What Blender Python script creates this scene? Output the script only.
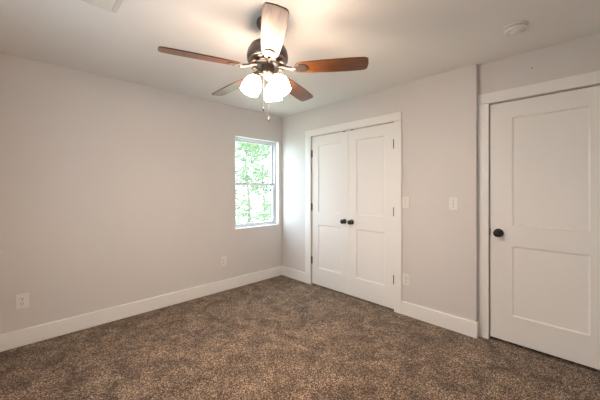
import bpy, bmesh, math, random
from mathutils import Vector, Matrix
random.seed(7)
PI = math.pi
S = bpy.context.scene
C = S.collection
for o in list(bpy.data.objects):
    bpy.data.objects.remove(o)

# ------------------------------------------------------------ camera
cd = bpy.data.cameras.new('camera')
cam = bpy.data.objects.new('camera', cd)
C.objects.link(cam)
cam.location = (0, 0, 1.32)
yaw = math.atan2(.698, .716)
cam.rotation_euler = (PI/2, 0, -yaw)
cd.sensor_width = 36
cd.lens = 36*287/600
cd.shift_y = -(200-189.5)/600
cd.clip_start = .02
S.camera = cam

# ------------------------------------------------------------ world, sun, exposure
w = bpy.data.worlds.new('sky')
S.world = w
w.use_nodes = True
bg = w.node_tree.nodes['Background']
bg.inputs[0].default_value = (.72, .86, 1, 1)
bg.inputs[1].default_value = 6.4
sl = bpy.data.lights.new('sun', 'SUN')
sl.energy = 3.0
sl.angle = .02
sl.color = (1, .97, .9)
sun = bpy.data.objects.new('sun', sl)
C.objects.link(sun)
sun.rotation_euler = (math.radians(42), 0, math.radians(20))
LAMP = 36.0
BULB = 480.0
LAMPC = (1, .765, .585, 1)
S.view_settings.view_transform = 'Standard'
S.view_settings.look = 'None'
S.view_settings.gamma = 1
S.view_settings.use_curve_mapping = False
S.view_settings.exposure = 0.74


# ------------------------------------------------------------ materials
def mat(name, col, rough=.5, metal=0, coat=0, bump=None, trans=0, spec=.5):
    m = bpy.data.materials.new(name)
    m.use_nodes = True
    nt = m.node_tree
    b = nt.nodes['Principled BSDF']
    b.inputs['Base Color'].default_value = (*col, 1)
    b.inputs['Roughness'].default_value = rough
    b.inputs['Metallic'].default_value = metal
    b.inputs['Coat Weight'].default_value = coat
    b.inputs['Specular IOR Level'].default_value = spec
    if bump:
        sc, st, di = bump
        tc = nt.nodes.new('ShaderNodeTexCoord')
        n = nt.nodes.new('ShaderNodeTexNoise')
        n.inputs['Scale'].default_value = sc
        n.inputs['Detail'].default_value = 3
        bp = nt.nodes.new('ShaderNodeBump')
        bp.inputs['Strength'].default_value = st
        bp.inputs['Distance'].default_value = di
        nt.links.new(tc.outputs['Object'], n.inputs['Vector'])
        nt.links.new(n.outputs['Fac'], bp.inputs['Height'])
        nt.links.new(bp.outputs['Normal'], b.inputs['Normal'])
    return m


def ramp(nt, stops):
    r = nt.nodes.new('ShaderNodeValToRGB')
    e = r.color_ramp.elements
    while len(e) < len(stops):
        e.new(.5)
    for q, (p, c) in zip(e, stops):
        q.position = p
        q.color = (*c, 1)
    return r


M = {}
M['wall'] = mat('grey_wall_paint', (.70, .668, .648), .55, bump=(90, .08, .002))
M['ceiling'] = mat('ceiling_paint', (.83, .805, .78), .85, bump=(70, .12, .003))
M['trim'] = mat('white_trim_paint', (.87, .86, .84), .38, bump=(40, .03, .001))
M['reveal'] = mat('white_window_reveal', (.85, .86, .87), .45, bump=(40, .03, .001))
M['vinyl'] = mat('white_vinyl', (.72, .74, .78), .35, bump=(60, .02, .001))
M['plate'] = mat('ivory_plastic', (.82, .80, .76), .35, bump=(60, .02, .0005))
M['dark'] = mat('dark_slot', (.03, .028, .025), .6, bump=(80, .05, .001))
M['bronze'] = mat('oil_rubbed_bronze', (.022, .019, .018), .35, .4, bump=(60, .05, .001))
M['pewter'] = mat('brushed_dark_pewter', (.16, .13, .115), .33, .85, bump=(120, .06, .001))
M['nickel'] = mat('aged_nickel', (.20, .165, .14), .4, .8, bump=(120, .05, .001))
M['plastic'] = mat('white_plastic', (.80, .78, .75), .45, bump=(60, .02, .001))
M['vent'] = mat('vent_enamel', (.68, .65, .60), .5, bump=(60, .03, .001))
M['bark'] = mat('bark', (.16, .15, .11), .9, bump=(14, .8, .05))
M['siding'] = mat('pale_siding', (.7, .72, .72), .7, bump=(20, .1, .01))
M['roofing'] = mat('grey_shingles', (.2, .2, .21), .9, bump=(30, .5, .02))
M['glassdark'] = mat('dark_pane', (.08, .1, .12), .1, bump=(5, .02, .01))


def carpet():
    m = bpy.data.materials.new('brown_carpet')
    m.use_nodes = True
    nt = m.node_tree
    L = nt.links
    b = nt.nodes['Principled BSDF']
    b.inputs['Roughness'].default_value = .95
    b.inputs['Specular IOR Level'].default_value = .15
    b.inputs['Sheen Weight'].default_value = .1
    b.inputs['Sheen Roughness'].default_value = .6
    tc = nt.nodes.new('ShaderNodeTexCoord')
    n = nt.nodes.new('ShaderNodeTexVoronoi')
    n.inputs['Scale'].default_value = 185
    n.inputs['Randomness'].default_value = 1
    sp = nt.nodes.new('ShaderNodeSeparateColor')
    L.new(n.outputs['Color'], sp.inputs[0])
    r = ramp(nt, [(0, (.014, .009, .006)), (.30, (.075, .048, .031)), (.70, (.205, .140, .093)), (1, (.54, .40, .285))])
    n2 = nt.nodes.new('ShaderNodeTexNoise')
    n2.inputs['Scale'].default_value = 6.0
    n2.inputs['Detail'].default_value = 4
    n2.inputs['Roughness'].default_value = .6
    n2.inputs['Distortion'].default_value = .6
    r2 = ramp(nt, [(.36, (.62, .60, .58)), (.50, (.96, .96, .96)), (.64, (1.32, 1.33, 1.34))])
    mx = nt.nodes.new('ShaderNodeMix')
    mx.data_type = 'RGBA'
    mx.blend_type = 'MULTIPLY'
    mx.inputs['Factor'].default_value = 1
    for q in (n, n2):
        L.new(tc.outputs['Object'], q.inputs['Vector'])
    L.new(sp.outputs[0], r.inputs[0])
    L.new(n2.outputs['Fac'], r2.inputs[0])
    L.new(r.outputs[0], mx.inputs[6])
    L.new(r2.outputs[0], mx.inputs[7])
    L.new(mx.outputs[2], b.inputs['Base Color'])
    v = nt.nodes.new('ShaderNodeTexNoise')
    v.inputs['Scale'].default_value = 130
    v.inputs['Detail'].default_value = 3
    bp = nt.nodes.new('ShaderNodeBump')
    bp.inputs['Strength'].default_value = .7
    bp.inputs['Distance'].default_value = .012
    L.new(tc.outputs['Object'], v.inputs['Vector'])
    L.new(v.outputs['Fac'], bp.inputs['Height'])
    bp2 = nt.nodes.new('ShaderNodeBump')
    bp2.inputs['Strength'].default_value = .25
    bp2.inputs['Distance'].default_value = .03
    L.new(n2.outputs['Fac'], bp2.inputs['Height'])
    L.new(bp.outputs['Normal'], bp2.inputs['Normal'])
    L.new(bp2.outputs['Normal'], b.inputs['Normal'])
    return m


def wood():
    m = bpy.data.materials.new('cherry_wood')
    m.use_nodes = True
    nt = m.node_tree
    L = nt.links
    b = nt.nodes['Principled BSDF']
    b.inputs['Roughness'].default_value = .42
    b.inputs['Specular IOR Level'].default_value = .3
    b.inputs['Coat Weight'].default_value = .7
    b.inputs['Coat Roughness'].default_value = .33
    tc = nt.nodes.new('ShaderNodeTexCoord')
    mp = nt.nodes.new('ShaderNodeMapping')
    mp.inputs['Scale'].default_value = (2.2, 26, 26)
    n = nt.nodes.new('ShaderNodeTexNoise')
    n.inputs['Scale'].default_value = 2.4
    n.inputs['Detail'].default_value = 5
    n.inputs['Distortion'].default_value = 1.2
    r = ramp(nt, [(.30, (.05, .014, .003)), (.5, (.12, .035, .004)), (.70, (.22, .070, .007))])
    L.new(tc.outputs['Object'], mp.inputs[0])
    L.new(mp.outputs[0], n.inputs['Vector'])
    L.new(n.outputs['Fac'], r.inputs[0])
    L.new(r.outputs[0], b.inputs['Base Color'])
    return m


def shade_mat(name, strength):
    m = bpy.data.materials.new(name)
    m.use_nodes = True
    nt = m.node_tree
    b = nt.nodes['Principled BSDF']
    b.inputs['Base Color'].default_value = (.9, .88, .85, 1)
    b.inputs['Roughness'].default_value = .3
    b.inputs['Emission Color'].default_value = LAMPC
    b.inputs['Emission Strength'].default_value = strength
    return m


def glass():
    m = bpy.data.materials.new('window_glass')
    m.use_nodes = True
    nt = m.node_tree
    nt.nodes.remove(nt.nodes['Principled BSDF'])
    out = nt.nodes['Material Output']
    t = nt.nodes.new('ShaderNodeBsdfTransparent')
    t.inputs[0].default_value = (.95, .98, .97, 1)
    g = nt.nodes.new('ShaderNodeBsdfGlossy')
    g.inputs['Roughness'].default_value = .02
    mx = nt.nodes.new('ShaderNodeMixShader')
    mx.inputs[0].default_value = .06
    nt.links.new(t.outputs[0], mx.inputs[1])
    nt.links.new(g.outputs[0], mx.inputs[2])
    nt.links.new(mx.outputs[0], out.inputs[0])
    return m


def leafmat(name, a, c):
    m = bpy.data.materials.new(name)
    m.use_nodes = True
    nt = m.node_tree
    L = nt.links
    b = nt.nodes['Principled BSDF']
    out = nt.nodes['Material Output']
    b.inputs['Roughness'].default_value = .5
    tc = nt.nodes.new('ShaderNodeTexCoord')
    n = nt.nodes.new('ShaderNodeTexNoise')
    n.inputs['Scale'].default_value = 3.0
    r = ramp(nt, [(.35, a), (.65, c)])
    L.new(tc.outputs['Object'], n.inputs['Vector'])
    L.new(n.outputs['Fac'], r.inputs[0])
    L.new(r.outputs[0], b.inputs['Base Color'])
    tl = nt.nodes.new('ShaderNodeBsdfTranslucent')
    L.new(r.outputs[0], tl.inputs[0])
    mx = nt.nodes.new('ShaderNodeMixShader')
    mx.inputs[0].default_value = .45
    L.new(b.outputs[0], mx.inputs[1])
    L.new(tl.outputs[0], mx.inputs[2])
    L.new(mx.outputs[0], out.inputs[0])
    return m


M['carpet'] = carpet()
M['wood'] = wood()
M['shade'] = shade_mat('lit_frosted_glass', LAMP)
M['bulb'] = shade_mat('lit_bulb', BULB)
M['glass'] = glass()
M['leaf'] = leafmat('green_leaves', (.055, .10, .04), (.16, .22, .10))
M['leaf2'] = leafmat('pale_green_leaves', (.09, .16, .07), (.21, .28, .14))
M['grass'] = leafmat('lawn', (.34, .36, .24), (.52, .52, .42))


# ------------------------------------------------------------ mesh helpers
def box(bm, x0, x1, y0, y1, z0, z1):
    v = [bm.verts.new(p) for p in ((x0, y0, z0), (x1, y0, z0), (x1, y1, z0), (x0, y1, z0),
                                   (x0, y0, z1), (x1, y0, z1), (x1, y1, z1), (x0, y1, z1))]
    for f in ((0, 3, 2, 1), (4, 5, 6, 7), (0, 1, 5, 4), (1, 2, 6, 5), (2, 3, 7, 6), (3, 0, 4, 7)):
        bm.faces.new([v[i] for i in f])


def lathe(bm, prof, seg=40, mtx=None):
    """prof: list of (r, z); revolved about local z."""
    mtx = mtx or Matrix()
    rings = []
    for r, z in prof:
        if r < 1e-5:
            rings.append([bm.verts.new(mtx @ Vector((0, 0, z)))])
        else:
            rings.append([bm.verts.new(mtx @ Vector((r*math.cos(2*PI*k/seg), r*math.sin(2*PI*k/seg), z))) for k in range(seg)])
    for a, b in zip(rings, rings[1:]):
        for k in range(seg):
            j = (k+1) % seg
            if len(a) == 1 and len(b) == 1:
                continue
            if len(a) == 1:
                bm.faces.new((a[0], b[j], b[k]))
            elif len(b) == 1:
                bm.faces.new((a[k], a[j], b[0]))
            else:
                bm.faces.new((a[k], a[j], b[j], b[k]))


def tube(bm, pts, rad, seg=10):
    pts = [Vector(p) for p in pts]
    if not isinstance(rad, (list, tuple)):
        rad = [rad]*len(pts)
    rings = []
    for i, p in enumerate(pts):
        d = (pts[min(i+1, len(pts)-1)]-pts[max(i-1, 0)]).normalized()
        u = d.cross(Vector((0, 0, 1)))
        if u.length < .05:
            u = d.cross(Vector((1, 0, 0)))
        u.normalize()
        v = d.cross(u)
        rings.append([bm.verts.new(p+rad[i]*(u*math.cos(2*PI*k/seg)+v*math.sin(2*PI*k/seg))) for k in range(seg)])
    for a, b in zip(rings, rings[1:]):
        for k in range(seg):
            bm.faces.new((a[k], a[(k+1) % seg], b[(k+1) % seg], b[k]))
    bm.faces.new(rings[0])
    bm.faces.new(rings[-1][::-1])


def obj(name, bm, m, parent=None, origin=(0, 0, 0), smooth=False, bevel=0, label=None, segs=2):
    """geometry in bm is in world coordinates (or the parent's, for parents at the origin frame); origin becomes the object's origin."""
    bmesh.ops.recalc_face_normals(bm, faces=bm.faces)
    org = Vector(origin)
    for v in bm.verts:
        v.co -= org
    me = bpy.data.meshes.new(name)
    bm.to_mesh(me)
    bm.free()
    me.materials.append(M[m])
    if smooth:
        for p in me.polygons:
            p.use_smooth = True
    o = bpy.data.objects.new(name, me)
    C.objects.link(o)
    if parent:
        o.parent = parent
        o.location = org-Vector(parent.get('wo', (0, 0, 0)))
    else:
        o.location = org
    o['wo'] = list(org)
    if bevel:
        b = o.modifiers.new('bevel', 'BEVEL')
        b.width = bevel
        b.segments = segs
        b.limit_method = 'ANGLE'
    if label:
        o['label'] = label
    return o


def empty(name, loc):
    o = bpy.data.objects.new(name, None)
    C.objects.link(o)
    o.location = loc
    o['wo'] = list(loc)
    o.empty_display_size = .1
    return o


def tag(o, label, cat, group=None, kind=None):
    o['label'] = label
    o['category'] = cat
    if group:
        o['group'] = group
    if kind:
        o['kind'] = kind
    return o


def struct(o, label, cat):
    return tag(o, label, cat, None, 'structure')


def bx(*boxes):
    bm = bmesh.new()
    for b in boxes:
        box(bm, *b)
    return bm


# ------------------------------------------------------------ room shell
XW, YW, H = 2.903, 3.378, 2.44          # closet wall face, window wall face, ceiling
X0, Y0 = -.45, -.45                     # the two walls behind the camera
YC = .733                               # where the closet wall ends
XE = 2.966                              # entry wall face
XO = 3.75
bm = bx((X0-.12, XO+.12, Y0-.12, YW+.14, -.12, 0))
struct(obj('floor', bm, 'carpet'), 'brown speckled plush carpet across the whole room', 'floor')
bm = bx((X0-.12, XO+.12, Y0-.12, YW+.14, H, H+.14))
struct(obj('ceiling', bm, 'ceiling'), 'flat off-white painted ceiling above the room', 'ceiling')
WX0, WX1, WZ0, WZ1 = 2.071, 2.843, .779, 2.050
bm = bx((X0-.12, WX0, YW, YW+.14, 0, H), (WX1, XO+.12, YW, YW+.14, 0, H),
        (WX0, WX1, YW, YW+.14, 0, WZ0), (WX0, WX1, YW, YW+.14, WZ1, H))
struct(obj('wall_window', bm, 'wall'), 'long pale grey wall with the single window', 'wall')
DY0, DY1, DZ = 1.515, 2.745, 2.052      # closet opening
bm = bx((XW, XW+.12, YC, DY0, 0, H), (XW, XW+.12, DY1, YW, 0, H), (XW, XW+.12, DY0, DY1, DZ, H))
struct(obj('wall_closet', bm, 'wall'), 'pale grey wall holding the white double closet doors', 'wall')
EY0, EY1, EZ = -.142, .647, 2.072
bm = bx((XE, XE+.12, EY1, YC+.1, 0, H), (XE, XE+.12, Y0, EY0, 0, H), (XE, XE+.12, EY0, EY1, EZ, H))
struct(obj('wall_entry', bm, 'wall'), 'slightly recessed grey wall around the entry door', 'wall')
LY0, LY1, LZ0, LZ1 = 1.25, 1.85, .90, 2.05
struct(obj('wall_left', bx((X0-.12, X0, Y0, LY0, 0, H), (X0-.12, X0, LY1, YW, 0, H), (X0-.12, X0, LY0, LY1, 0, LZ0), (X0-.12, X0, LY0, LY1, LZ1, H)), 'wall'), 'grey wall on the left outside the frame', 'wall')
struct(obj('wall_back', bx((X0-.12, XO, Y0-.12, Y0, 0, H)), 'wall'), 'grey wall behind the viewpoint', 'wall')
struct(obj('wall_closet_back', bx((XO, XO+.12, Y0-.12, YW, 0, H), (XW+.12, XO, YC+.1, YC+.2, 0, H)), 'wall'),
       'walls enclosing the closet behind its doors', 'wall')

# baseboards
BH, BT = .140, .014


def board(name, boxes, label):
    struct(obj(name, bx(*boxes), 'trim', bevel=.004), label, 'baseboard')


board('baseboard_window', [(X0, XW-BT, YW-BT, YW, 0, BH)], 'tall white baseboard along the window wall')
board('baseboard_corner', [(XW-BT, XW, 2.857, YW, 0, BH)], 'short white baseboard between room corner and closet doors')
board('baseboard_closet', [(XW-BT, XW, YC-.012, 1.425, 0, BH), (XW, XE-.02, YC-.012, YC, 0, BH)],
      'white baseboard between closet doors and entry door')
board('baseboard_left', [(X0, X0+BT, Y0, YW-BT, 0, BH)], 'white baseboard on the left wall outside the frame')
board('baseboard_back', [(X0+BT, XE, Y0, Y0+BT, 0, BH)], 'white baseboard behind the viewpoint')

# casings and jambs
T = .017
cz = 2.147
bm = bx((XW-T, XW, DY1+.005, 2.857, 0, DZ+.004), (XW-T, XW, 1.425, DY0-.005, 0, DZ+.004),
        (XW-T-.002, XW, 1.425, 2.857, DZ+.004, cz),
        (XW, XW+.12, DY1, DY1+.012, 0, DZ), (XW, XW+.12, DY0-.012, DY0, 0, DZ), (XW, XW+.12, DY0, DY1, DZ, DZ+.012))
struct(obj('trim_1', bm, 'trim', bevel=.003), 'flat white casing around the double closet doors', 'trim')
bm = bx((XE-T, XE, EY1+.002, YC-.001, 0, EZ+.004), (XE-T, XE, -.225, EY0-.002, 0, EZ+.004),
        (XE-T-.002, XE, -.225, YC-.001, EZ+.004, 2.168),
        (XE, XE+.12, EY1, EY1+.012, 0, EZ), (XE, XE+.12, EY0-.012, EY0, 0, EZ), (XE, XE+.12, EY0, EY1, EZ, EZ+.012))
struct(obj('trim_2', bm, 'trim', bevel=.003), 'flat white casing around the entry door', 'trim')


# ------------------------------------------------------------ panelled doors (face towards -x)
def door_bm(xf, y0, y1, z0, z1, stile, zs, T=.035, dep=.008, wid=.010):
    bm = bmesh.new()
    us = [y0, y0+stile, y1-stile, y1]
    vs = [z0]+list(zs)+[z1]

    def q(*p):
        bm.faces.new([bm.verts.new(a) for a in p])
    for i in range(3):
        for j in range(len(vs)-1):
            a, b, c, d = us[i], us[i+1], vs[j], vs[j+1]
            if i == 1 and j in (1, 3):
                o = [(xf, a, c), (xf, b, c), (xf, b, d), (xf, a, d)]
                n = [(xf+dep, a+wid, c+wid), (xf+dep, b-wid, c+wid), (xf+dep, b-wid, d-wid), (xf+dep, a+wid, d-wid)]
                for k in range(4):
                    q(o[k], o[(k+1) % 4], n[(k+1) % 4], n[k])
                q(*n)
            else:
                q((xf, a, c), (xf, b, c), (xf, b, d), (xf, a, d))
    xb = xf+T
    q((xb, y0, z0), (xb, y0, z1), (xb, y1, z1), (xb, y1, z0))
    for (i, j) in [(a, 0) for a in range(3)]:
        q((xf, us[i], z0), (xb, us[i], z0), (xb, us[i+1], z0), (xf, us[i+1], z0))
        q((xf, us[i], z1), (xf, us[i+1], z1), (xb, us[i+1], z1), (xb, us[i], z1))
    for j in range(len(vs)-1):
        for y in (y0, y1):
            q((xf, y, vs[j]), (xf, y, vs[j+1]), (xb, y, vs[j+1]), (xb, y, vs[j]))
    bmesh.ops.remove_doubles(bm, verts=bm.verts, dist=1e-5)
    return bm


def knob(parent, x, y, z, r=.028, lab='round dark bronze knob'):
    bm = bmesh.new()
    mt = Matrix.Translation((x, y, z)) @ Matrix.Rotation(-PI/2, 4, 'Y')
    k = r/.028
    lathe(bm, [(0, 0), (.032*k, 0), (.032*k, .004), (.028*k, .009), (.013*k, .011), (.0105*k, .016), (.0105*k, .026), (.016*k, .031),
               (.024*k, .036), (.0275*k, .043), (.028*k, .050), (.0255*k, .058), (.018*k, .064), (.009*k, .0665), (0, .067)], 32, mt)
    return obj('knob', bm, 'bronze', parent, (x, y, z), smooth=True, label=lab)


def hinge(parent, x, y, z):
    bm = bmesh.new()
    hh = .046
    for a in range(3):
        lathe(bm, [(0, -hh+a*.031), (.0068, -hh+a*.031), (.0068, -hh+a*.031+.029), (0, -hh+a*.031+.029)], 14,
              Matrix.Translation((x, y, z)))
    lathe(bm, [(0, hh), (.0045, hh+.001), (.0052, hh+.005), (0, hh+.008)], 12, Matrix.Translation((x, y, z)))
    lathe(bm, [(0, -hh-.006), (.0048, -hh-.004), (.0045, -hh), (0, -hh)], 12, Matrix.Translation((x, y, z)))
    box(bm, x+.001, x+.006, y-.010, y+.010, z-hh, z+hh)
    return obj('hinge', bm, 'bronze', parent, (x, y, z), label='dark bronze butt hinge')


DX = XW+.004
zs = (.25, .84, 1.013, 1.923)
GM = 2.128
d1 = obj('door_1', door_bm(DX, GM+.0015, DY1-.003, .02, DZ-.004, .113, zs), 'trim', None, (DX, DY1, 0))
struct(d1, 'left white two-panel closet door, nearer the window', 'door')
knob(d1, DX, GM+.055, .922)
for z in (1.815, 1.078, .342):
    hinge(d1, DX-.006, DY1-.002, z)
d2 = obj('door_2', door_bm(DX, DY0+.003, GM-.0015, .02, DZ-.004, .113, zs), 'trim', None, (DX, DY0, 0))
struct(d2, 'right white two-panel closet door, farther from the window', 'door')
knob(d2, DX, GM-.055, .922)
for z in (1.815, 1.078, .342):
    hinge(d2, DX-.006, DY0+.002, z)
for p, y in ((d1, GM+.06), (d2, GM-.06)):
    obj('ball_catch', bx((DX-.003, DX+.02, y-.020, y+.020, DZ-.008, DZ+.0005)), 'bronze', p, (DX, y, DZ), label='dark metal ball catch at the door top')

EX = XE+.008
d3 = obj('door_3', door_bm(EX, EY0+.004, EY1-.004, .026, EZ-.005, .158, (.250, .840, 1.014, 1.932)), 'trim', None, (EX, EY0, 0))
struct(d3, 'large white two-panel entry door at the right edge', 'door')
knob(d3, EX, EY1-.067, .944, .032)
obj('latch_plate', bx((EX-.004, EX+.02, EY1-.006, EY1-.001, .915, .978)), 'bronze', d3, (EX, EY1, .94), label='narrow dark latch plate on the door edge')

# ------------------------------------------------------------ window
FY = YW+.070
wn = empty('window_1', ((WX0+WX1)/2, FY, WZ0))
struct(wn, 'white double-hung window looking out to green trees', 'window')
e = .006
bm = bx((WX0, WX0+e, YW-.001, FY+.05, WZ0, WZ1), (WX1-e, WX1, YW-.001, FY+.05, WZ0, WZ1),
        (WX0+e, WX1-e, YW-.001, FY+.05, WZ1-e, WZ1))
obj('reveal', bm, 'reveal', wn, (WX0, YW, WZ0))
obj('sill', bx((WX0+e, WX1-e, YW-.004, FY+.05, WZ0, WZ0+.010)), 'reveal', wn, (WX0, YW, WZ0), bevel=.002)


def ringboxes(x0, x1, z0, z1, y0, y1, t, tb=None, tt=None):
    tb = tb or t
    tt = tt or t
    return [(x0, x0+t, y0, y1, z0, z1), (x1-t, x1, y0, y1, z0, z1), (x0+t, x1-t, y0, y1, z0, z0+tb), (x0+t, x1-t, y0, y1, z1-tt, z1)]


ix0, ix1, iz0, iz1 = WX0+e, WX1-e, WZ0+.010, WZ1-e
obj('window_frame', bx(*ringboxes(ix0, ix1, iz0, iz1, FY, FY+.068, .024)), 'vinyl', wn, (ix0, FY, iz0), bevel=.003)
a0, a1 = ix0+.024, ix1-.024
MZ = 1.397
lo = obj('lower_sash', bx(*ringboxes(a0, a1, iz0+.024, MZ+.018, FY+.006, FY+.034, .030, .026, .034)), 'vinyl', wn, (a0, FY, iz0), bevel=.003)
obj('pane', bx((a0+.028, a1-.028, FY+.018, FY+.022, iz0+.048, MZ-.014)), 'glass', lo, (a0, FY, iz0))
up = obj('upper_sash', bx(*ringboxes(a0, a1, MZ-.018, iz1-.024, FY+.036, FY+.062, .030, .034, .026)), 'vinyl', wn, (a0, FY, MZ), bevel=.003)
obj('pane', bx((a0+.028, a1-.028, FY+.048, FY+.052, MZ+.014, iz1-.048)), 'glass', up, (a0, FY, MZ))
bm = bx((2.43, 2.49, FY+.008, FY+.03, MZ+.018, MZ+.026), (2.448, 2.480, FY+.004, FY+.022, MZ+.026, MZ+.033))
obj('sash_lock', bm, 'vinyl', wn, (2.46, FY, MZ), bevel=.002)


# added window in the left wall out of view, put in for fill daylight
w2 = empty('fill_window', (X0-.06, (LY0+LY1)/2, LZ0))
struct(w2, 'added white window in the left wall outside the frame, for fill daylight', 'window')
fr = []
for (b0, b1, c0, c1) in ((LY0, LY0+.05, LZ0, LZ1), (LY1-.05, LY1, LZ0, LZ1), (LY0+.05, LY1-.05, LZ0, LZ0+.05), (LY0+.05, LY1-.05, LZ1-.05, LZ1),
                         (LY0+.05, LY1-.05, 1.38, 1.42)):
    fr.append((X0-.10, X0-.06, b0, b1, c0, c1))
fo = obj('window_frame', bx(*fr), 'vinyl', w2, (X0-.08, LY0, LZ0), bevel=.003)
obj('pane', bx((X0-.082, X0-.078, LY0+.04, LY1-.04, LZ0+.04, LZ1-.04)), 'glass', w2, (X0-.08, LY0, LZ0))

# ------------------------------------------------------------ outlets and switches
def plate(bm, w, h, t, face, c):
    """face '-y' = on the window wall, '-x' = on the closet wall"""
    x, y, z = c
    if face == '-y':
        box(bm, x-w/2, x+w/2, y-t, y, z-h/2, z+h/2)
    else:
        box(bm, x-t, x, y-w/2, y+w/2, z-h/2, z+h/2)


def fbox(bm, face, c, du, dz, w, h, d0, d1):
    x, y, z = c
    if face == '-y':
        box(bm, x+du-w/2, x+du+w/2, y-d1, y-d0, z+dz-h/2, z+dz+h/2)
    else:
        box(bm, x-d1, x-d0, y+du-w/2, y+du+w/2, z+dz-h/2, z+dz+h/2)


def outlet(face, c, w, h, label):
    r = empty('wall_outlet', c)
    tag(r, label, 'outlet', 'white outlets on the walls')
    bm = bmesh.new()
    plate(bm, w, h, .006, face, c)
    obj('cover_plate', bm, 'plate', r, c, bevel=.002)
    for s in (-1, 1):
        bm = bmesh.new()
        fbox(bm, face, c, 0, s*.0215, .034, .030, .005, .0085)
        rc = obj('receptacle', bm, 'plate', r, c, bevel=.002)
        bm = bmesh.new()
        fbox(bm, face, c, -.0075, s*.0215+.004, .0035, .010, .0078, .0090)
        fbox(bm, face, c, .0075, s*.0215+.004, .0035, .008, .0078, .0090)
        fbox(bm, face, c, 0, s*.0215-.008, .006, .005, .0078, .0090)
        obj('socket_slots', bm, 'dark', rc, c)
    bm = bmesh.new()
    fbox(bm, face, c, 0, 0, .006, .006, .005, .0072)
    obj('screw', bm, 'nickel', r, c, bevel=.001)


def switch(face, c, w, h, label):
    r = empty('light_switch', c)
    tag(r, label, 'light switch', 'white light switches')
    bm = bmesh.new()
    plate(bm, w, h, .006, face, c)
    obj('cover_plate', bm, 'plate', r, c, bevel=.002)
    bm = bmesh.new()
    fbox(bm, face, c, 0, 0, .011, .026, .005, .0068)
    obj('toggle_slot', bm, 'vent', r, c)
    bm = bmesh.new()
    fbox(bm, face, c, 0, .004, .008, .012, .006, .018)
    obj('toggle', bm, 'plate', r, c, bevel=.002)
    for s in (-1, 1):
        bm = bmesh.new()
        fbox(bm, face, c, 0, s*.030, .006, .006, .005, .0072)
        obj('screw', bm, 'nickel', r, c, bevel=.001)


outlet('-y', (.013, YW, .376), .079, .122, 'white outlet low on the wall at the far left, above the baseboard')
outlet('-y', (1.899, YW, .384), .072, .118, 'small white outlet low on the wall below the window')
outlet('-x', (XW, 1.380, .375), .078, .120, 'white outlet low beside the closet door casing')
switch('-x', (XW, 1.384, 1.185), .074, .118, 'white light switch touching the closet door casing')
switch('-x', (XW, .920, 1.187), .076, .122, 'white light switch midway between closet casing and wall corner')

# ------------------------------------------------------------ smoke detector
sx, sy = 2.440, .378
sd = empty('smoke_detector', (sx, sy, H))
tag(sd, 'round white smoke detector on the ceiling near the entry door', 'smoke detector')
bm = bmesh.new()
lathe(bm, [(0, 0), (.072, 0), (.072, -.010), (.066, -.012), (0, -.012)], 48, Matrix.Translation((sx, sy, H)))
obj('mounting_base', bm, 'plastic', sd, (sx, sy, H), smooth=False)
bm = bmesh.new()
lathe(bm, [(0, -.014), (.060, -.014), (.066, -.016), (.067, -.024), (.060, -.032), (.046, -.036), (.043, -.034), (.026, -.036), (.022, -.042), (0, -.043)],
      48, Matrix.Translation((sx, sy, H)))
sb = obj('detector_cover', bm, 'plastic', sd, (sx, sy, H), smooth=True)
bm = bmesh.new()
for k in range(16):
    a = 2*PI*k/16
    m4 = Matrix.Translation((sx, sy, H)) @ Matrix.Rotation(a, 4, 'Z')
    b2 = bmesh.new()
    box(b2, .047, .056, -.003, .003, -.0365, -.030)
    b2.transform(m4)
    me = bpy.data.meshes.new('t')
    b2.to_mesh(me)
    b2.free()
    bm.from_mesh(me)
    bpy.data.meshes.remove(me)
obj('sounder_slots', bm, 'vent', sb, (sx, sy, H))

# ------------------------------------------------------------ ceiling vent
vx0, vx1, vy0, vy1 = .090, .436, 1.925, 2.112
cv = empty('ceiling_vent', ((vx0+vx1)/2, (vy0+vy1)/2, H))
tag(cv, 'white slatted ceiling vent at the top left edge', 'vent')
bm = bx(*[(a, b, c, d, H-.007, H) for a, b, c, d in ((vx0, vx0+.028, vy0, vy1), (vx1-.028, vx1, vy0, vy1),
                                                     (vx0+.028, vx1-.028, vy0, vy0+.028), (vx0+.028, vx1-.028, vy1-.028, vy1))])
obj('vent_frame', bm, 'vent', cv, cv.location, bevel=.003)
obj('duct', bx((vx0+.028, vx1-.028, vy0+.028, vy1-.028, H-.0015, H-.0005)), 'dark', cv, cv.location, label='dark duct opening')
n = 7
for k in range(n):
    yy = vy0+.034+(vy1-vy0-.068)*k/(n-1)
    bm = bmesh.new()
    box(bm, vx0+.028, vx1-.031, -.0135, .0135, -.0008, .0008)
    bm.transform(Matrix.Translation((0, yy, H-.006)) @ Matrix.Rotation(math.radians(-22), 4, 'X'))
    obj('slat', bm, 'vent', cv, (vx0, yy, H-.006))

# a nail left in the wall above the entry door
bm = bmesh.new()
lathe(bm, [(0, 0), (.002, 0), (.002, .006), (.005, .006), (.005, .008), (0, .008)], 14,
      Matrix.Translation((XE, .352, 2.300)) @ Matrix.Rotation(-PI/2, 4, 'Y'))
tag(obj('nail', bm, 'pewter', None, (XE, .352, 2.30)), 'tiny nail head in the wall above the entry door', 'nail')

# ------------------------------------------------------------ ceiling fan
fx, fy, fz = 1.1802, 1.5199, 2.119
fan = empty('ceiling_fan', (fx, fy, H))
tag(fan, 'five-blade wooden ceiling fan with three lit frosted glass shades', 'ceiling fan')
TR = Matrix.Translation


def fpart(name, prof, m, seg=48, label=None, parent=None, smooth=True):
    bm = bmesh.new()
    lathe(bm, prof, seg, TR((fx, fy, 0)))
    return obj(name, bm, m, parent or fan, (fx, fy, prof[0][1]), smooth=smooth, label=label)


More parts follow.
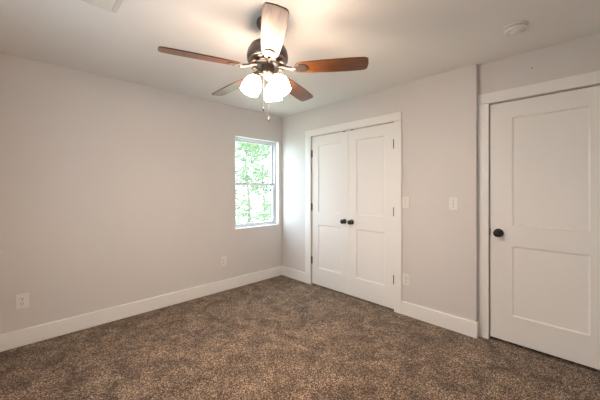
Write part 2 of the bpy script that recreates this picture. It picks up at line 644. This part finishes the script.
fpart('canopy', [(0, H), (.070, H), (.074, H-.012), (.072, H-.032), (.056, H-.052), (.028, H-.062), (.016, H-.064), (0, H-.064)], 'pewter')
fpart('downrod', [(0, H-.06), (.013, H-.06), (.013, 2.31), (0, 2.31)], 'pewter', 24)
fpart('motor_housing', [(0, 2.325), (.030, 2.325), (.036, 2.305), (.052, 2.297), (.080, 2.292), (.112, 2.272), (.130, 2.240), (.137, 2.205),
                        (.135, 2.178), (.128, 2.168), (.124, 2.172), (.100, 2.172), (.098, 2.168), (0, 2.158)], 'pewter', 64)
fpart('flywheel', [(0, 2.159), (.094, 2.159), (.098, 2.152), (.094, 2.144), (.060, 2.138), (0, 2.138)], 'bronze', 64)
fpart('switch_housing', [(0, 2.140), (.042, 2.140), (.045, 2.132), (.045, 2.104), (.048, 2.100), (.048, 2.090), (.041, 2.082), (.034, 2.070),
                         (.020, 2.060), (.012, 2.048), (0, 2.045)], 'nickel', 48)
# vent fins around the underside of the housing
for k in range(10):
    bm = bmesh.new()
    a = 2*PI*k/10
    box(bm, .100, .127, -.017, .017, -.004, .004)
    bm.transform(TR((fx, fy, 2.168)) @ Matrix.Rotation(a, 4, 'Z') @ Matrix.Rotation(math.radians(12), 4, 'Y'))
    obj('housing_fin', bm, 'nickel', fan, (fx+.11*math.cos(a), fy+.11*math.sin(a), 2.168), bevel=.003, label='raised fin on the motor housing')


def blade_outline():
    pts = []
    R0, R1 = .185, .656
    # (r, half width) samples, root rounded, widest near 3/4, soft tip corners
    prof = [(R0, .018), (R0+.006, .033), (R0+.018, .044), (.24, .052), (.30, .057), (.38, .061), (.46, .063), (.54, .0635), (.59, .062),
            (.620, .0605), (.636, .0575), (.647, .051), (.653, .042)]
    tip = [(R1-.001, .020), (R1+.0015, 0)]
    up = prof+tip
    lowr = [(r, -h) for r, h in reversed(prof+tip[:1])]
    return up+lowr


def blade_mesh():
    bm = bmesh.new()
    P = blade_outline()
    t = .0035
    top = [bm.verts.new((r, h, t)) for r, h in P]
    bot = [bm.verts.new((r, h, -t)) for r, h in P]
    bm.faces.new(top)
    bm.faces.new(bot[::-1])
    for i in range(len(P)):
        j = (i+1) % len(P)
        bm.faces.new((top[i], bot[i], bot[j], top[j]))
    return bm


def iron_mesh():
    bm = bmesh.new()
    # arm from the flywheel out to a rounded forked paddle under the blade root
    tube(bm, [(.075, 0, .022), (.105, 0, .018), (.135, 0, .004), (.165, 0, -.004), (.19, 0, -.006)], [.012, .011, .010, .011, .012], 10)
    P = [(.165, .010), (.185, .030), (.21, .040), (.235, .040), (.255, .032), (.268, .016), (.272, 0)]
    P = P+[(r, -h) for r, h in reversed(P[:-1])]
    a = [bm.verts.new((r, h, -.0036)) for r, h in P]
    b = [bm.verts.new((r, h, -.0085)) for r, h in P]
    bm.faces.new(a)
    bm.faces.new(b[::-1])
    for i in range(len(P)):
        j = (i+1) % len(P)
        bm.faces.new((a[i], b[i], b[j], a[j]))
    for r, h in ((.215, .022), (.215, -.022), (.25, 0)):
        lathe(bm, [(0, -.012), (.004, -.0115), (.006, -.0085), (0, -.0085)], 12, TR((r, h, 0)))
    return bm


fan['wo'] = [fx, fy, H]
th = -.91209
bl0 = ir0 = None
for i in range(5):
    a = th-i*2*PI/5
    # the clockwise edge (local -y) rides higher
    mtx_rot = (Matrix.Rotation(math.radians(-1.3), 4, Vector((.716, -.698, 0))) @ Matrix.Rotation(a, 4, 'Z') @ Matrix.Rotation(math.radians((0, 0, 1.7, 1.0, 0)[i]), 4, 'Y') @ Matrix.Rotation(math.radians(-12), 4, 'X')).to_euler()
    if i == 0:
        bl0 = obj('fan_blade', blade_mesh(), 'wood', fan, bevel=.0015)
        ir0 = obj('blade_iron', iron_mesh(), 'pewter', bl0, bevel=.001, label='dark metal blade bracket')
        ir0.location = (0, 0, 0)
        b, r = bl0, ir0
    else:
        b = bl0.copy()
        C.objects.link(b)
        r = ir0.copy()
        C.objects.link(r)
        r.parent = b
    b.parent = fan
    b.location = (0, 0, fz-H)
    b.rotation_euler = mtx_rot

# light kit: three arms, sockets, bell shades and bulbs
Fv, Rv = Vector((.698, .716, 0)), Vector((.716, -.698, 0))
for ang in (-38, 76, 208):
    d = (Rv*math.cos(math.radians(ang))+Fv*math.sin(math.radians(ang))).normalized()
    c0 = Vector((fx, fy, 2.080))
    bm = bmesh.new()
    tube(bm, [c0+d*.03, c0+d*.05+Vector((0, 0, .006)), c0+d*.066+Vector((0, 0, .002)), c0+d*.076+Vector((0, 0, -.012))], .009, 12)
    arm = obj('lamp_arm', bm, 'nickel', fan, c0+d*.05, smooth=True)
    ax = (d*.42+Vector((0, 0, -1))).normalized()       # shade axis, down and outwards
    zq = Vector((0, 0, -1)).rotation_difference(ax).to_matrix().to_4x4()
    base = c0+d*.074+Vector((0, 0, -.006))
    mt = TR(base) @ zq
    bm = bmesh.new()
    lathe(bm, [(0, .004), (.022, .004), (.029, -.004), (.031, -.022), (.029, -.026), (0, -.026)], 28, mt)
    obj('socket', bm, 'nickel', arm, base, smooth=True)
    bm = bmesh.new()
    out = [(.028, -.020), (.031, -.026), (.040, -.036), (.053, -.056), (.060, -.078), (.062, -.100), (.060, -.116), (.058, -.126), (.061, -.134)]
    lathe(bm, out+[(r-.003, z) for r, z in reversed(out)], 40, mt)
    obj('lamp_shade', bm, 'shade', arm, base, smooth=True, label='glowing white frosted glass bell shade')
    bm = bmesh.new()
    lathe(bm, [(0, -.026), (.013, -.026), (.014, -.045), (.024, -.070), (.030, -.090), (.028, -.108), (.017, -.120), (0, -.124)], 24, mt)
    obj('light_bulb', bm, 'bulb', arm, base, smooth=True)

# pull chains
for (dr, df, z1, zf, m) in ((-.022, -.040, 1.856, .026, 'bronze'), (.012, -.044, 1.790, .030, 'wood')):
    p = Vector((fx, fy, 0))+Rv*dr+Fv*df
    bm = bmesh.new()
    z = 2.09
    while z > z1:
        lathe(bm, [(0, .0022), (.0017, .001), (.0017, -.001), (0, -.0022)], 8, TR((p.x, p.y, z)))
        z -= .0036
    tube(bm, [(p.x, p.y, 2.09), (p.x, p.y, z1)], .0007, 6)
    ch = obj('pull_chain', bm, 'nickel', fan, (p.x, p.y, 2.09))
    bm = bmesh.new()
    lathe(bm, [(0, 0), (.002, 0), (.0045, -zf*.4), (.004, -zf*.85), (0, -zf)], 14, TR((p.x, p.y, z1)))
    obj('pull_fob', bm, m, ch, (p.x, p.y, z1), smooth=True)

# ------------------------------------------------------------ outside the window
GZ = -.5
bm = bmesh.new()
N = 40
vs = [[bm.verts.new((-12+40*i/N, YW+.3+34*j/N, GZ+.12*math.sin(i*.7)*math.sin(j*.5))) for j in range(N+1)] for i in range(N+1)]
for i in range(N):
    for j in range(N):
        bm.faces.new((vs[i][j], vs[i+1][j], vs[i+1][j+1], vs[i][j+1]))
struct(obj('ground', bm, 'grass', smooth=True), 'pale grassy yard outside the window', 'ground')


def leaves(bm, c, rad, n, rnd, s):
    for _ in range(n):
        while True:
            p = Vector((rnd.uniform(-1, 1), rnd.uniform(-1, 1), rnd.uniform(-1, 1)))
            if p.length < 1:
                break
        p = Vector(c)+p*rad
        q = Matrix.Rotation(rnd.uniform(0, 6.28), 3, 'Z') @ Matrix.Rotation(rnd.uniform(-1.2, 1.2), 3, 'X')
        k = s*rnd.uniform(.7, 1.3)
        a, b, d, e_ = [p+q @ Vector(v)*k for v in ((-1, 0, 0), (0, -.45, -.12), (1, 0, 0), (0, .45, -.12))]
        A, B, D, E_ = [bm.verts.new(v) for v in (a, b, d, e_)]
        bm.faces.new((A, B, D))
        bm.faces.new((A, D, E_))


def tree(x, y, h, r, n, seed, name, leafm, label, low=.25, ls=.055):
    rnd = random.Random(seed)
    t = empty(name, (x, y, GZ))
    tag(t, label, 'tree', 'trees outside the window')
    bm = bmesh.new()
    tube(bm, [(x, y, GZ-.1), (x+.05, y, GZ+h*.3), (x-.05, y+.05, GZ+h*.6), (x, y, GZ+h*.9)], [.05, .04, .028, .01], 10)
    tips = []
    for k in range(30):
        z = GZ+h*rnd.uniform(low, .85)
        a = rnd.uniform(0, 6.28)
        L_ = r*rnd.uniform(.5, .95)
        e1 = (x+L_*math.cos(a), y+L_*math.sin(a), z+L_*rnd.uniform(.1, .6))
        tube(bm, [(x, y, z), (x+L_*.5*math.cos(a), y+L_*.5*math.sin(a), z+L_*.2), e1], [.016, .011, .005], 6)
        tips.append(e1)
    obj('trunk', bm, 'bark', t, (x, y, GZ), smooth=True)
    bm = bmesh.new()
    for k in range(n):
        e1 = rnd.choice(tips)
        c = (e1[0]+rnd.gauss(0, r*.34), e1[1]+rnd.gauss(0, r*.28), e1[2]+rnd.gauss(0, r*.25))
        leaves(bm, c, rnd.uniform(.14, .34), 24, rnd, ls)
    obj('foliage', bm, leafm, t, (x, y, GZ))


tree(5.0, 7.4, 4.4, 1.0, 230, 1, 'leafy_tree', 'leaf2', 'slender green tree closest to the window, left half of the view', .10, .05)
tree(7.1, 9.4, 4.2, 1.1, 220, 2, 'leafy_tree', 'leaf2', 'light green tree at the right of the window view', .10, .055)
tree(8.0, 13.2, 6.0, 1.7, 260, 3, 'leafy_tree', 'leaf', 'tall green tree farther back behind the nearer trees', .12, .08)
tree(12.4, 15.6, 5.5, 1.7, 220, 5, 'leafy_tree', 'leaf2', 'pale green tree farthest away at the right of the view', .12, .08)
for o in bpy.data.objects:
    if 'wo' in o:
        del o['wo']
